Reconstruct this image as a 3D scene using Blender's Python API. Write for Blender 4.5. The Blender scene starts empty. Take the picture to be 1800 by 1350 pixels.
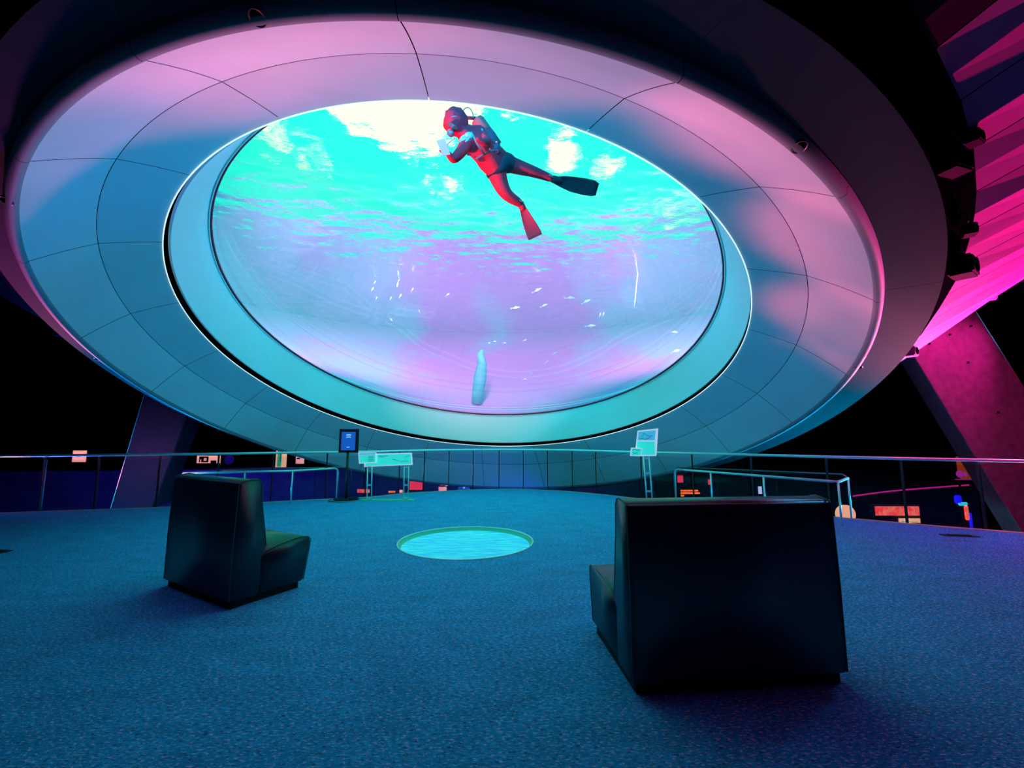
import bpy, bmesh, math, random
from mathutils import Vector, Matrix
random.seed(7)
S = bpy.context.scene
PI = math.pi
R = math.radians
# ------------------------------------------------------------------ camera
CAM = Vector((0, 0, 1.45)); FOC = 760.0; PITCH = R(6.8)
cd = bpy.data.cameras.new('camera'); cam = bpy.data.objects.new('camera', cd)
S.collection.objects.link(cam); S.camera = cam
cd.sensor_fit = 'HORIZONTAL'; cd.sensor_width = 36; cd.lens = 36 * FOC / 1800
cam.location = CAM; cam.rotation_euler = (PI / 2 + PITCH, 0, 0); cd.clip_end = 200

def ray(x, y):
    c, s = math.cos(PITCH), math.sin(PITCH); u = (675 - y) / FOC
    return Vector(((x - 900) / FOC, c - u * s, s + u * c))
def at_y(x, y, d):                      # point of the pixel ray at world depth y = d
    r = ray(x, y); return CAM + r * (d / r.y)
def at_z(x, y, z):
    r = ray(x, y); return CAM + r * ((z - CAM.z) / r.z)

# ------------------------------------------------------------------ world: the sky above the open tank
WIOR = 1.10                              # ripple surface as seen through the thick lens
W = bpy.data.worlds.new('sky'); S.world = W; W.use_nodes = True
nt = W.node_tree; nt.nodes.clear()
def N(nt, t, **k):
    n = nt.nodes.new(t)
    for a, b in k.items(): setattr(n, a, b)
    return n
def sky_dir(px, py):
    d = ray(px, py).normalized(); e = 1 / (1 / WIOR)
    h = Vector((d.x, d.y, 0)); sh = min(h.length * WIOR, .999); h.normalize()
    return Vector((h.x * sh, h.y * sh, math.sqrt(1 - sh * sh)))
geo = N(nt, 'ShaderNodeTexCoord')
sep = N(nt, 'ShaderNodeSeparateXYZ'); nt.links.new(geo.outputs['Generated'], sep.inputs[0])
noi = N(nt, 'ShaderNodeTexNoise'); noi.inputs['Scale'].default_value = 38; noi.inputs['Detail'].default_value = 5; noi.inputs['Roughness'].default_value = .6
nt.links.new(geo.outputs['Generated'], noi.inputs['Vector'])
ramp = N(nt, 'ShaderNodeValToRGB'); nt.links.new(sep.outputs['Z'], ramp.inputs[0])
ramp.color_ramp.elements[0].position = 0.0; ramp.color_ramp.elements[0].color = (.03, 1.15, .97, 1)
ramp.color_ramp.elements[1].position = .6; ramp.color_ramp.elements[1].color = (.028, 1.45, .93, 1)
acc = None
for (px, py, ang, w) in [(720, 195, 6.0, 1), (640, 185, 4.5, 1), (800, 185, 3.5, 1), (480, 235, 3.2, .70), (545, 280, 3.4, .62), (780, 325, 3.4, .68),
                         (992, 270, 3.0, .76), (1068, 290, 2.6, .70), (1150, 350, 3.2, .6), (900, 200, 2.5, .6), (1060, 345, 2.0, .5), (1200, 365, 3.0, .66), (1120, 385, 2.6, .6), (1020, 395, 2.2, .55), (430, 330, 2.5, .5), (640, 350, 2.5, .5), (700, 245, 2.6, .74)]:
    d = sky_dir(px, py)
    dot = N(nt, 'ShaderNodeVectorMath', operation='DOT_PRODUCT'); dot.inputs[1].default_value = d
    nt.links.new(geo.outputs['Generated'], dot.inputs[0])
    mr = N(nt, 'ShaderNodeMapRange'); nt.links.new(dot.outputs['Value'], mr.inputs[0])
    mr.inputs[1].default_value = math.cos(R(ang * 1.5)); mr.inputs[2].default_value = math.cos(R(ang * .5)); mr.inputs[4].default_value = w
    if acc is None: acc = mr.outputs[0]
    else:
        m = N(nt, 'ShaderNodeMath', operation='MAXIMUM'); nt.links.new(acc, m.inputs[0]); nt.links.new(mr.outputs[0], m.inputs[1]); acc = m.outputs[0]
ad = N(nt, 'ShaderNodeMath', operation='ADD'); nt.links.new(acc, ad.inputs[0]); nt.links.new(noi.outputs[0], ad.inputs[1])
th = N(nt, 'ShaderNodeMapRange'); nt.links.new(ad.outputs[0], th.inputs[0])
th.inputs[1].default_value = 1.12; th.inputs[2].default_value = 1.24
mix = N(nt, 'ShaderNodeMix', data_type='RGBA'); nt.links.new(th.outputs[0], mix.inputs[0])
nt.links.new(ramp.outputs[0], mix.inputs[6]); mix.inputs[7].default_value = (1.3, 1.7, .95, 1)
bg = N(nt, 'ShaderNodeBackground'); bg.inputs[1].default_value = 1.0; nt.links.new(mix.outputs[2], bg.inputs[0])
wo = N(nt, 'ShaderNodeOutputWorld'); nt.links.new(bg.outputs[0], wo.inputs[0])

# ------------------------------------------------------------------ lamps: coloured light of the hall plus added fill
def lamp(kind, loc, aim, col, e, size=.3, angle=60, blend=1.0, spread=None):
    L = bpy.data.lights.new('stage_or_fill_light', kind); L.color = col; L.energy = e
    if kind == 'SPOT': L.spot_size = R(angle); L.spot_blend = blend; L.shadow_soft_size = size
    if kind == 'AREA':
        L.shape = 'DISK'; L.size = size
        if spread: L.spread = R(spread)
    o = bpy.data.objects.new('stage_or_fill_light', L); S.collection.objects.link(o); o.location = loc
    o.rotation_euler = (Vector(aim) - Vector(loc)).to_track_quat('-Z', 'Y').to_euler()
    return o
TEAL = (.0, .62, 1.0); PINK = (1.0, .10, .20); MAG = (1.0, .012, .32); BLUE = (.02, .04, 1.0)
# added teal uplights, out of view at both sides, wash the underside of the bowl
lamp('AREA', (-13.0, 9.6, -1.0), (-3.5, 8.4, 2.3), TEAL, 200, 1.2, spread=48)
lamp('AREA', (11.5, 8.0, -.9), (1.5, 7.5, 3.0), TEAL, 210, 1.2, spread=50)
# added pink spots, out of view, tint the rim of the bowl
lamp('SPOT', (-12.5, 10.5, -.2), (-2.6, 2.2, 4.1), PINK, 7500, .2, 15, .45)
lamp('SPOT', (11.0, 8.2, -.4), (-.2, 2.5, 4.1), PINK, 9000, .2, 17, .5)
lamp('SPOT', (11.0, 8.0, -.3), (.9, 4.1, 4.1), PINK, 6500, .2, 13, .5)
for (px_, py_, pz_) in ((2.2, 2.9, 3.35), (3.5, 3.9, 2.95), (4.5, 5.2, 2.45), (4.9, 6.6, 1.95)):
    lamp('SPOT', (-12.5, 10.6, .1), (px_, py_, pz_), PINK, 19000, .2, 7.6, .5)
# magenta lamps on the hull and column at the right
lamp('SPOT', (12.5, 8.5, 1.0), (6.9, 5.2, 4.5), MAG, 14000, .03, 46, .35)
lamp('SPOT', (11.0, 8.2, 4.4), (9.2, 9.4, 2.6), MAG, 350, .05, 70, 1)
lamp('SPOT', (9.2, 8.5, 4.35), (8.6, 9.5, 3.2), MAG, 160, .04, 130, 1)
# added red beam to colour the diver; blue on left flank and far parapet
lamp('SPOT', (-6.8, 3.8, .2), (-.3, 5.6, 5.3), (1.0, .10, .22), 4800, .1, 20, .8)
lamp('SPOT', (-10.5, 9.5, -.6), (-6.4, 7.0, 2.9), BLUE, 2500, .2, 50)
lamp('AREA', (-10, 11.3, 2.6), (-11, 16, -.6), (.06, .03, 1.0), 60, 1.0, spread=130)
lamp('AREA', (1, 12.3, -1.6), (-2, 16, -1.0), (.02, .12, 1.0), 45, 2.0, spread=150)
lamp('SPOT', (11.5, 9.5, 4.2), (5.5, 5.0, 0), (.0, .5, 1.0), 500, .5, 80, 1)  # added blue fill, out of view, for the carpet at the right
# lamps added inside the tank to light its lining violet
for (x, y) in ((-6, 9.5), (-1, 8.5), (5.5, 9.5)):
    lamp('AREA', (x, y, 5.1), (x * 1.0, 18, 5.1), (1.0, .60, 1.0), 110, 1.0, spread=100)
    lamp('AREA', (x * .6, y + 2.5, 6.0), (x * 1.0, 17.8, 5.0), (.85, .55, 1.0), 75, 1.0, spread=130)
lamp('AREA', (-.8, 2.4, 6.15), (-.8, 7.5, 0), (.01, .80, 1.0), 560, 2.6)  # added cyan fill hidden above the window, brightens carpet and reveal
S.view_settings.view_transform = 'Standard'; S.view_settings.look = 'None'
S.view_settings.exposure = 0; S.view_settings.gamma = 1; S.view_settings.use_curve_mapping = False
S.cycles.use_denoising = True
S.cycles.max_bounces = 10; S.cycles.transparent_max_bounces = 16; S.cycles.sample_clamp_indirect = 6

# ------------------------------------------------------------------ materials
def mat(name, col, rough=.6, metal=0, emit=None, es=1, spec=.5, noise=None, bump=None, coat=0):
    m = bpy.data.materials.new(name); m.use_nodes = True; t = m.node_tree; b = t.nodes['Principled BSDF']
    b.inputs['Base Color'].default_value = (*col, 1); b.inputs['Roughness'].default_value = rough
    b.inputs['Metallic'].default_value = metal; b.inputs['Specular IOR Level'].default_value = spec
    b.inputs['Coat Weight'].default_value = coat
    tc = N(t, 'ShaderNodeTexCoord')
    if noise:
        sc, col2, lo, hi = noise
        n = N(t, 'ShaderNodeTexNoise'); n.inputs['Scale'].default_value = sc; n.inputs['Detail'].default_value = 5
        t.links.new(tc.outputs['Object'], n.inputs['Vector'])
        r = N(t, 'ShaderNodeValToRGB'); r.color_ramp.elements[0].position = lo; r.color_ramp.elements[1].position = hi
        r.color_ramp.elements[0].color = (*col, 1); r.color_ramp.elements[1].color = (*col2, 1)
        t.links.new(n.outputs[0], r.inputs[0]); t.links.new(r.outputs[0], b.inputs['Base Color'])
        if emit: t.links.new(r.outputs[0], b.inputs['Emission Color'])
    if emit:
        if not noise: b.inputs['Emission Color'].default_value = (*emit, 1)
        b.inputs['Emission Strength'].default_value = es
    if bump:
        n = N(t, 'ShaderNodeTexNoise'); n.inputs['Scale'].default_value = bump[0]; n.inputs['Detail'].default_value = 4
        t.links.new(tc.outputs['Object'], n.inputs['Vector'])
        bp = N(t, 'ShaderNodeBump'); bp.inputs['Strength'].default_value = bump[1]; bp.inputs['Distance'].default_value = .02
        t.links.new(n.outputs[0], bp.inputs['Height']); t.links.new(bp.outputs[0], b.inputs['Normal'])
    return m
M = {}
M['paint'] = mat('bowl_paint', (.60, .72, .78), .65, spec=.2, noise=(1.3, (.54, .66, .72), .35, .7), bump=(60, .05))
M['lip'] = mat('lip_paint', (.22, .27, .32), .7, spec=.2, bump=(40, .04))
M['flank'] = mat('shaded_bowl_paint', (.006, .055, .08), .85, spec=.1, bump=(40, .04))  # bowl paint with the flank's shade put into the colour
M['hull'] = mat('hull_paint', (.60, .16, .38), .8, spec=.1, noise=(3, (.5, .12, .32), .4, .7))
M['dark'] = mat('black_paint', (.003, .003, .005), .9, spec=.0)
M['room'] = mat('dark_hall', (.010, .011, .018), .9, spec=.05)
M['void'] = mat('dark_floor_below', (.02, .02, .03), .8, spec=.1)
M['reveal'] = mat('pale_reveal', (.86, .90, .90), .4, bump=(25, .03))
M['white'] = mat('white_trim', (.9, .95, .95), .25, spec=.8)
M['led'] = mat('white_light_line', (.8, .95, .95), .4, emit=(.75, .95, .95), es=.95)
M['red'] = mat('red_gasket', (.42, .02, .06), .5)
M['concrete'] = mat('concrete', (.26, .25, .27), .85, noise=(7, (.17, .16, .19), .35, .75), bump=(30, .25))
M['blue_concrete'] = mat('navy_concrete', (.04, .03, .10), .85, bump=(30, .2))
M['leather'] = mat('dark_leather', (.003, .024, .05), .36, spec=.8, noise=(9, (.003, .025, .04), .4, .7), bump=(45, .12))
M['piping'] = mat('leather_piping', (.03, .10, .12), .35)
M['plinth'] = mat('black_plinth', (.006, .006, .007), .8)
M['steel'] = mat('satin_steel', (.92, .93, .95), .35, metal=.4)
M['copper'] = mat('reddish_steel', (.55, .25, .22), .35, metal=1)
M['post'] = mat('dark_post', (.03, .02, .03), .4, metal=.3)
M['edge'] = mat('slab_edge_strip', (.75, .40, .40), .4)
M['well'] = mat('green_ring', (.10, .55, .42), .4)
M['panel'] = mat('sign_panel_face', (.03, .62, .55), .5, emit=(.03, .62, .55), es=.75)
M['panel2'] = mat('sign_panel_blue', (.05, .40, .62), .5, emit=(.05, .40, .62), es=.7)
M['frame'] = mat('sign_frame', (.85, .70, .88), .5, emit=(.6, .55, .7), es=.6)
M['ink'] = mat('printed_ink', (.02, .22, .26), .6)
M['bezel'] = mat('black_bezel', (.012, .010, .014), .4)
def glowmat(n, c, s, c2=None, sc=20): return mat(n, c, .6, emit=c, es=s, noise=(sc, c2, .4, .6) if c2 else None)
M['g_blue'] = glowmat('blue_poster', (.008, .075, .38), .85)
M['g_text'] = glowmat('poster_print', (.35, .75, .95), .9)
M['g_pinkw'] = glowmat('pink_screen', (1.0, .38, .36), .95)
M['g_pink2'] = glowmat('pink_screen_mottled', (1.0, .22, .26), .9, (.95, .5, .45), 5)
M['g_cream'] = glowmat('cream_screen', (.95, .50, .26), .8)
M['g_green'] = glowmat('green_screen', (.02, .32, .20), .8)
M['g_red'] = glowmat('red_screen', (.95, .04, .06), .8, (.95, .2, .12), 8)
M['g_redp'] = glowmat('red_panel', (.85, .03, .08), .9)
M['g_orange'] = glowmat('orange_letters', (1.0, .22, .03), 1.0, (.9, .10, .02), 12)
M['g_disc'] = glowmat('blue_disc', (.008, .004, .12), .8)
M['g_mag'] = glowmat('magenta_logo', (.35, .02, .30), .8)
M['g_blue2'] = glowmat('blue_lamp_shape', (.01, .01, .95), .9)
M['g_cyan'] = glowmat('cyan_figure', (.03, .55, .62), .8)
M['g_magstrip'] = glowmat('magenta_light_strip', (.55, .01, .25), .8)
M['g_rust'] = glowmat('orange_glow_sign', (.35, .04, .01), .6)
M['fixture'] = mat('lamp_housing', (.006, .006, .008), .9, spec=.05)
M['fix_blue'] = mat('lamp_housing_blue', (.05, .05, .9), .5)
M['fix_mag'] = mat('lamp_housing_magenta', (.7, .1, .4), .5)
M['suit'] = mat('wetsuit', (.85, .02, .06), .85, spec=.1, noise=(5, (.55, .015, .05), .4, .7), bump=(30, .3))
M['suit2'] = mat('dive_vest', (.50, .03, .08), .85, spec=.1, noise=(6, (.08, .06, .14), .4, .65), bump=(25, .6))
M['navy'] = mat('dark_hips', (.035, .022, .055), .85, spec=.1)
M['fin_dark'] = mat('dark_fin', (.001, .025, .05), .8, spec=.1)
M['fin_red'] = mat('red_fin', (.9, .03, .08), .8, spec=.1)
M['skin'] = mat('pale_glove', (.50, .26, .42), .6)
M['slate'] = mat('pale_slate', (.50, .24, .44), .5)
M['tankp'] = mat('pink_cylinder', (.70, .07, .11), .6, spec=.2)
M['hose'] = mat('dark_hose', (.16, .12, .20), .5)
M['maskglass'] = mat('mask_rubber', (.25, .04, .08), .3)
M['fish'] = mat('silver_fish', (.75, .95, .95), .3, spec=.8)
M['rope'] = mat('white_rope', (.9, .85, .95), .7)
M['rock'] = mat('pale_rock', (.14, .50, .62), .8, noise=(4, (.25, .60, .70), .4, .7), bump=(8, .5))
M['bubble'] = mat('bubble', (.75, 1.0, .95), .2, spec=1)

def glass_mat(name, tint, gl=.06, rough=.03):
    m = bpy.data.materials.new(name); m.use_nodes = True; t = m.node_tree; t.nodes.clear()
    o = N(t, 'ShaderNodeOutputMaterial'); mx = N(t, 'ShaderNodeMixShader'); tr = N(t, 'ShaderNodeBsdfTransparent'); g = N(t, 'ShaderNodeBsdfGlossy')
    tr.inputs[0].default_value = (*tint, 1); g.inputs['Roughness'].default_value = rough
    fr = N(t, 'ShaderNodeFresnel'); fr.inputs[0].default_value = 1.45
    ml = N(t, 'ShaderNodeMath', operation='MULTIPLY'); ml.inputs[1].default_value = gl / .04
    t.links.new(fr.outputs[0], ml.inputs[0]); t.links.new(ml.outputs[0], mx.inputs[0])
    t.links.new(tr.outputs[0], mx.inputs[1]); t.links.new(g.outputs[0], mx.inputs[2]); t.links.new(mx.outputs[0], o.inputs[0])
    return m
M['pane'] = glass_mat('acrylic_lens', (.98, .98, .98), .004)
M['bal_glass'] = glass_mat('balustrade_glass', (.90, .92, .95), .02)

# water surface
m = bpy.data.materials.new('rippled_water'); m.use_nodes = True; t = m.node_tree; t.nodes.clear()
o = N(t, 'ShaderNodeOutputMaterial'); g = N(t, 'ShaderNodeBsdfGlass'); g.inputs['IOR'].default_value = WIOR; g.inputs['Roughness'].default_value = 0.0
g.inputs['Color'].default_value = (1, 1, 1, 1)
tc = N(t, 'ShaderNodeTexCoord'); mp = N(t, 'ShaderNodeMapping'); mp.inputs['Scale'].default_value = (1, 1.6, 1)
t.links.new(tc.outputs['Object'], mp.inputs[0])
n1 = N(t, 'ShaderNodeTexNoise'); n1.inputs['Scale'].default_value = 9; n1.inputs['Detail'].default_value = 3; n1.inputs['Roughness'].default_value = .55
t.links.new(mp.outputs[0], n1.inputs['Vector'])
b1 = N(t, 'ShaderNodeBump'); b1.inputs['Strength'].default_value = 1.0; b1.inputs['Distance'].default_value = .003
t.links.new(n1.outputs[0], b1.inputs['Height']); t.links.new(b1.outputs[0], g.inputs['Normal']); t.links.new(g.outputs[0], o.inputs[0])
M['water'] = m

# tank lining: violet painted shell with large pale and magenta patches
m = mat('tank_lining', (.72, .42, .80), .85); t = m.node_tree; b = t.nodes['Principled BSDF']
tc = N(t, 'ShaderNodeTexCoord'); n1 = N(t, 'ShaderNodeTexNoise'); n1.inputs['Scale'].default_value = .38; n1.inputs['Detail'].default_value = 4
t.links.new(tc.outputs['Object'], n1.inputs['Vector'])
sx = N(t, 'ShaderNodeSeparateXYZ'); t.links.new(tc.outputs['Object'], sx.inputs[0])
ab = N(t, 'ShaderNodeMath', operation='ABSOLUTE'); t.links.new(sx.outputs['X'], ab.inputs[0])
mr = N(t, 'ShaderNodeMapRange'); mr.inputs[1].default_value = 2.0; mr.inputs[2].default_value = 5.5; mr.inputs[3].default_value = -.16; mr.inputs[4].default_value = .16; t.links.new(ab.outputs[0], mr.inputs[0])
sm = N(t, 'ShaderNodeMath', operation='ADD'); t.links.new(mr.outputs[0], sm.inputs[0]); t.links.new(n1.outputs[0], sm.inputs[1])
r = N(t, 'ShaderNodeValToRGB'); r.color_ramp.elements[0].position = .40; r.color_ramp.elements[0].color = (.85, .24, .74, 1)
r.color_ramp.elements[1].position = .64; r.color_ramp.elements[1].color = (.50, .40, .76, 1)
e = r.color_ramp.elements.new(.52); e.color = (.68, .32, .76, 1)
t.links.new(sm.outputs[0], r.inputs[0]); t.links.new(r.outputs[0], b.inputs['Base Color']); M['lining'] = m

# carpet
m = mat('carpet', (.03, .15, .35), .95, spec=.1); t = m.node_tree; b = t.nodes['Principled BSDF']
tc = N(t, 'ShaderNodeTexCoord'); mp = N(t, 'ShaderNodeMapping'); mp.inputs['Scale'].default_value = (1, 2.4, 1); mp.inputs['Rotation'].default_value = (0, 0, R(-12))
t.links.new(tc.outputs['Object'], mp.inputs[0])
def nz(sc, det, src, ro=.6):
    n = N(t, 'ShaderNodeTexNoise'); n.inputs['Scale'].default_value = sc; n.inputs['Detail'].default_value = det; n.inputs['Roughness'].default_value = ro
    t.links.new(src, n.inputs['Vector']); return n.outputs[0]
big = nz(2.2, 6, mp.outputs[0], .7); mid = nz(26, 3, mp.outputs[0]); fine = nz(36, 3, mp.outputs[0], .75)
def rmp(src, stops):
    r = N(t, 'ShaderNodeValToRGB'); el = r.color_ramp.elements
    while len(el) < len(stops): el.new(.5)
    for e, (p, c) in zip(el, stops): e.position = p; e.color = (*c, 1)
    t.links.new(src, r.inputs[0]); return r.outputs[0]
def mixc(f, a, c2, mode='MIX'):
    x = N(t, 'ShaderNodeMix', data_type='RGBA', blend_type=mode)
    if isinstance(f, float): x.inputs[0].default_value = f
    else: t.links.new(f, x.inputs[0])
    for s, i in ((a, 6), (c2, 7)):
        if isinstance(s, tuple): x.inputs[i].default_value = (*s, 1)
        else: t.links.new(s, x.inputs[i])
    return x.outputs[2]
base = rmp(big, [(.3, (.01, .22, .52)), (.7, (.02, .42, 1.0))])
base = mixc(rmp(mid, [(.42, (0, 0, 0)), (.62, (1, 1, 1))]), base, (.012, .22, .62))
base = mixc(rmp(fine, [(.56, (0, 0, 0)), (.63, (1, 1, 1))]), base, (.75, .55, 1.0))
base = mixc(rmp(nz(30, 3, mp.outputs[0], .7), [(.34, (1, 1, 1)), (.44, (0, 0, 0))]), base, (.02, .05, .16))
t.links.new(base, b.inputs['Base Color'])
bp = N(t, 'ShaderNodeBump'); bp.inputs['Strength'].default_value = .7; bp.inputs['Distance'].default_value = .01
t.links.new(fine, bp.inputs['Height']); t.links.new(bp.outputs[0], b.inputs['Normal']); M['carpet'] = m

# floor lens
m = mat('floor_lens_glass', (.10, .75, .85), .28, spec=.9, coat=.6); t = m.node_tree; b = t.nodes['Principled BSDF']
tc = N(t, 'ShaderNodeTexCoord'); mp = N(t, 'ShaderNodeMapping'); mp.inputs['Scale'].default_value = (1.2, 14, 1); mp.inputs['Rotation'].default_value = (0, 0, R(12))
t.links.new(tc.outputs['Object'], mp.inputs[0])
b.inputs['Coat Weight'].default_value = 0; b.inputs['Roughness'].default_value = .55; b.inputs['Specular IOR Level'].default_value = .3
st = nz(3, 4, mp.outputs[0]); lc = rmp(st, [(.35, (.02, .32, .85)), (.55, (.02, .62, .85)), (.72, (.2, .9, .95))]); t.links.new(lc, b.inputs['Base Color']); t.links.new(lc, b.inputs['Emission Color']); b.inputs['Emission Strength'].default_value = .45; M['lens'] = m

# ------------------------------------------------------------------ helpers
C = S.collection
def link(name, me, m, parent=None, smooth=False, loc=None):
    if m is not None: me.materials.append(m if not isinstance(m, str) else M[m])
    o = bpy.data.objects.new(name, me); C.objects.link(o)
    if smooth: me.polygons.foreach_set('use_smooth', [True] * len(me.polygons))
    if parent is not None: o.parent = parent
    if loc is not None: o.location = loc
    return o
def obj(name, bm, m, parent=None, smooth=False, loc=None):
    bmesh.ops.recalc_face_normals(bm, faces=bm.faces)
    me = bpy.data.meshes.new(name); bm.to_mesh(me); bm.free()
    return link(name, me, m, parent, smooth, loc)
def tag(o, label, cat, group=None):
    o['label'] = label; o['category'] = cat
    if group: o['group'] = group
    return o
def struct(o): o['kind'] = 'structure'; return o
def thing(name, label, cat, loc=(0, 0, 0), rz=0, group=None):
    o = bpy.data.objects.new(name, None); C.objects.link(o); o.location = loc; o.rotation_euler = (0, 0, rz); o.empty_display_size = .1
    return tag(o, label, cat, group)
def dup(root, loc=None, rz=None, label=None):
    r = root.copy(); C.objects.link(r)
    if loc is not None: r.location = loc
    if rz is not None: r.rotation_euler = (0, 0, rz)
    if label: r['label'] = label
    for ch in list(root.children):
        c = ch.copy(); C.objects.link(c); c.parent = r
        for g in ch.children:
            d = g.copy(); C.objects.link(d); d.parent = c
    return r
def box(bm, a, b, mtx=None):
    v = [bm.verts.new((x, y, z)) for x in (a[0], b[0]) for y in (a[1], b[1]) for z in (a[2], b[2])]
    if mtx is not None:
        for q in v: q.co = mtx @ q.co
    for f in ((0, 1, 3, 2), (4, 6, 7, 5), (0, 4, 5, 1), (2, 3, 7, 6), (0, 2, 6, 4), (1, 5, 7, 3)):
        bm.faces.new([v[i] for i in f])
def boxo(name, a, b, m, parent=None, bev=0):
    bm = bmesh.new(); box(bm, a, b)
    if bev: bmesh.ops.bevel(bm, geom=bm.edges[:], offset=bev, segments=2, affect='EDGES')
    return obj(name, bm, m, parent)
def tube(bm, pts, r, seg=8, closed=False, cap=True):
    pts = [Vector(p) for p in pts]; n = len(pts); rings = []
    prev = None
    for i, p in enumerate(pts):
        if closed: d = pts[(i + 1) % n] - pts[i - 1]
        else: d = pts[min(i + 1, n - 1)] - pts[max(i - 1, 0)]
        d.normalize()
        if prev is None:
            a = d.orthogonal().normalized()
        else:
            a = (prev - d * prev.dot(d)).normalized()
        prev = a; b = d.cross(a)
        rr = r[i] if isinstance(r, (list, tuple)) else r
        rings.append([bm.verts.new(p + (a * math.cos(2 * PI * k / seg) + b * math.sin(2 * PI * k / seg)) * rr) for k in range(seg)])
    for i in range(n if closed else n - 1):
        A, B = rings[i], rings[(i + 1) % n]
        for k in range(seg): bm.faces.new((A[k], A[(k + 1) % seg], B[(k + 1) % seg], B[k]))
    if cap and not closed: bm.faces.new(rings[0]); bm.faces.new(rings[-1])
def tubeo(name, pts, r, m, parent=None, seg=8, closed=False):
    bm = bmesh.new(); tube(bm, pts, r, seg, closed); return obj(name, bm, m, parent, True)
def cylo(name, c, r, h, m, parent=None, seg=32, smooth=False, axis=None):
    bm = bmesh.new(); bmesh.ops.create_cone(bm, cap_ends=True, segments=seg, radius1=r, radius2=r, depth=h)
    if axis is not None:
        bmesh.ops.rotate(bm, verts=bm.verts, cent=(0, 0, 0), matrix=Vector(axis).to_track_quat('Z', 'Y').to_matrix())
    bmesh.ops.translate(bm, verts=bm.verts, vec=c); return obj(name, bm, m, parent, smooth)

# ------------------------------------------------------------------ the tilted bowl: rings on one axis
n_ = Vector((-.04733, -.34881, -.93600)).normalized()
a_ = n_.cross(Vector((0, 0, 1))).normalized(); b_ = a_.cross(n_)
RG = {'pane': (Vector((-.735, 8.273, 3.613)), 4.453), 'open': (Vector((-.808, 7.969, 2.811)), 4.70),
      'seam': (Vector((-.787, 7.845, 2.465)), 5.247), 'soff': (Vector((-.751, 7.664, 1.959)), 5.684),
      'lip': (Vector((-.762, 7.680, 2.003)), 5.800), 'outer': (Vector((-.620, 7.692, 1.996)), 6.171)}
def rg(k, dn=0, dr=0): c, r = RG[k]; return (c + n_ * dn, r + dr)
def mixr(A, B, s, bul=0): return (A[0].lerp(B[0], s) + n_ * bul, A[1] + (B[1] - A[1]) * s)
def pt(ring, ph): return ring[0] + (a_ * math.cos(ph) + b_ * math.sin(ph)) * ring[1]
def strip(name, rings, m, parent=None, p0=0., p1=360., seg=180, solid=0, dr_in=0):
    bm = bmesh.new(); full = abs(p1 - p0) > 359.9; cnt = seg if full else seg + 1; vs = []
    for rgx in rings:
        if callable(rgx): vs.append([bm.verts.new(rgx(R(p0 + (p1 - p0) * i / seg))) for i in range(cnt)])
        else: vs.append([bm.verts.new(pt(rgx, R(p0 + (p1 - p0) * i / seg))) for i in range(cnt)])
    for A, B in zip(vs, vs[1:]):
        for i in range(seg):
            j = (i + 1) % cnt; bm.faces.new((A[i], A[j], B[j], B[i]))
    o = obj(name, bm, m, parent, True)
    if solid:
        md = o.modifiers.new('thickness', 'SOLIDIFY'); md.thickness = solid; md.offset = 0
    return o
bowl = thing('aquarium_bowl', 'huge tilted pale aquarium bowl around a round window, hanging over the room', 'aquarium')
def q(name, *a, **k): return strip(name, *a, parent=bowl, **k)
SE = 20; GAP = .10; ph0 = 80
# soffit in two rows of panels
inner = [mixr(rg('open'), rg('seam'), s, -.012 * math.sin(PI * s)) for s in (.0, .25, .5, .75, .994)]
outer = [mixr(rg('seam'), rg('soff'), s, -.02 * math.sin(PI * s)) for s in (.006, .25, .5, .75, 1.)]
for k in range(SE):
    g = .05
    q('soffit_panel', inner, 'paint', p0=ph0 + 18 * k + g, p1=ph0 + 18 * (k + 1) - g, seg=14)
    q('soffit_panel', outer, 'paint', p0=ph0 + 18 * k + g, p1=ph0 + 18 * (k + 1) - g, seg=14)
q('liner', [rg('open', -.06), rg('seam', -.06), rg('soff', -.06)], 'dark')
# rolled lip in segments
lipprof = [rg('soff', .0, .0), rg('soff', .035, .012), rg('soff', .05, .04), rg('soff', .045, .075), rg('lip', .03, -.005), rg('lip', 0, 0), rg('lip', -.06, .0)]
for k in range(SE):
    q('lip_segment', lipprof, 'lip', p0=ph0 + 18 * k + .03, p1=ph0 + 18 * (k + 1) - .03, seg=14)
q('lip_liner', [rg('soff', -.03, .01), rg('soff', -.02, .06), rg('lip', -.05, -.01)], 'dark')
# outer skin beyond the lip
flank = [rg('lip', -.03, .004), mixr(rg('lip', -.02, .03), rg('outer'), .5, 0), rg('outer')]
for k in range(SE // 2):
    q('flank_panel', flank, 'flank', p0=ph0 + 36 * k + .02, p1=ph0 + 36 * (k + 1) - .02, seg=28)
# downlights in the lip
for ph in (89.5, 127, 55, 167.6, 20, 250):
    A = mixr(rg('soff', .05, .05), rg('lip', .03, -.02), .4, .0); c = pt(A, R(ph)) + n_ * .004
    lampo = cylo('recessed_lamp', c, .045, .03, 'dark', bowl, 20, axis=n_)
    bm = bmesh.new(); tube(bm, [c + n_ * .014 + (a_ * math.cos(u) + b_ * math.sin(u)) * .048 for u in [2 * PI * i / 20 for i in range(20)]], .006, 5, True)
    obj('lamp_ring', bm, 'post', lampo, True)
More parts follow.
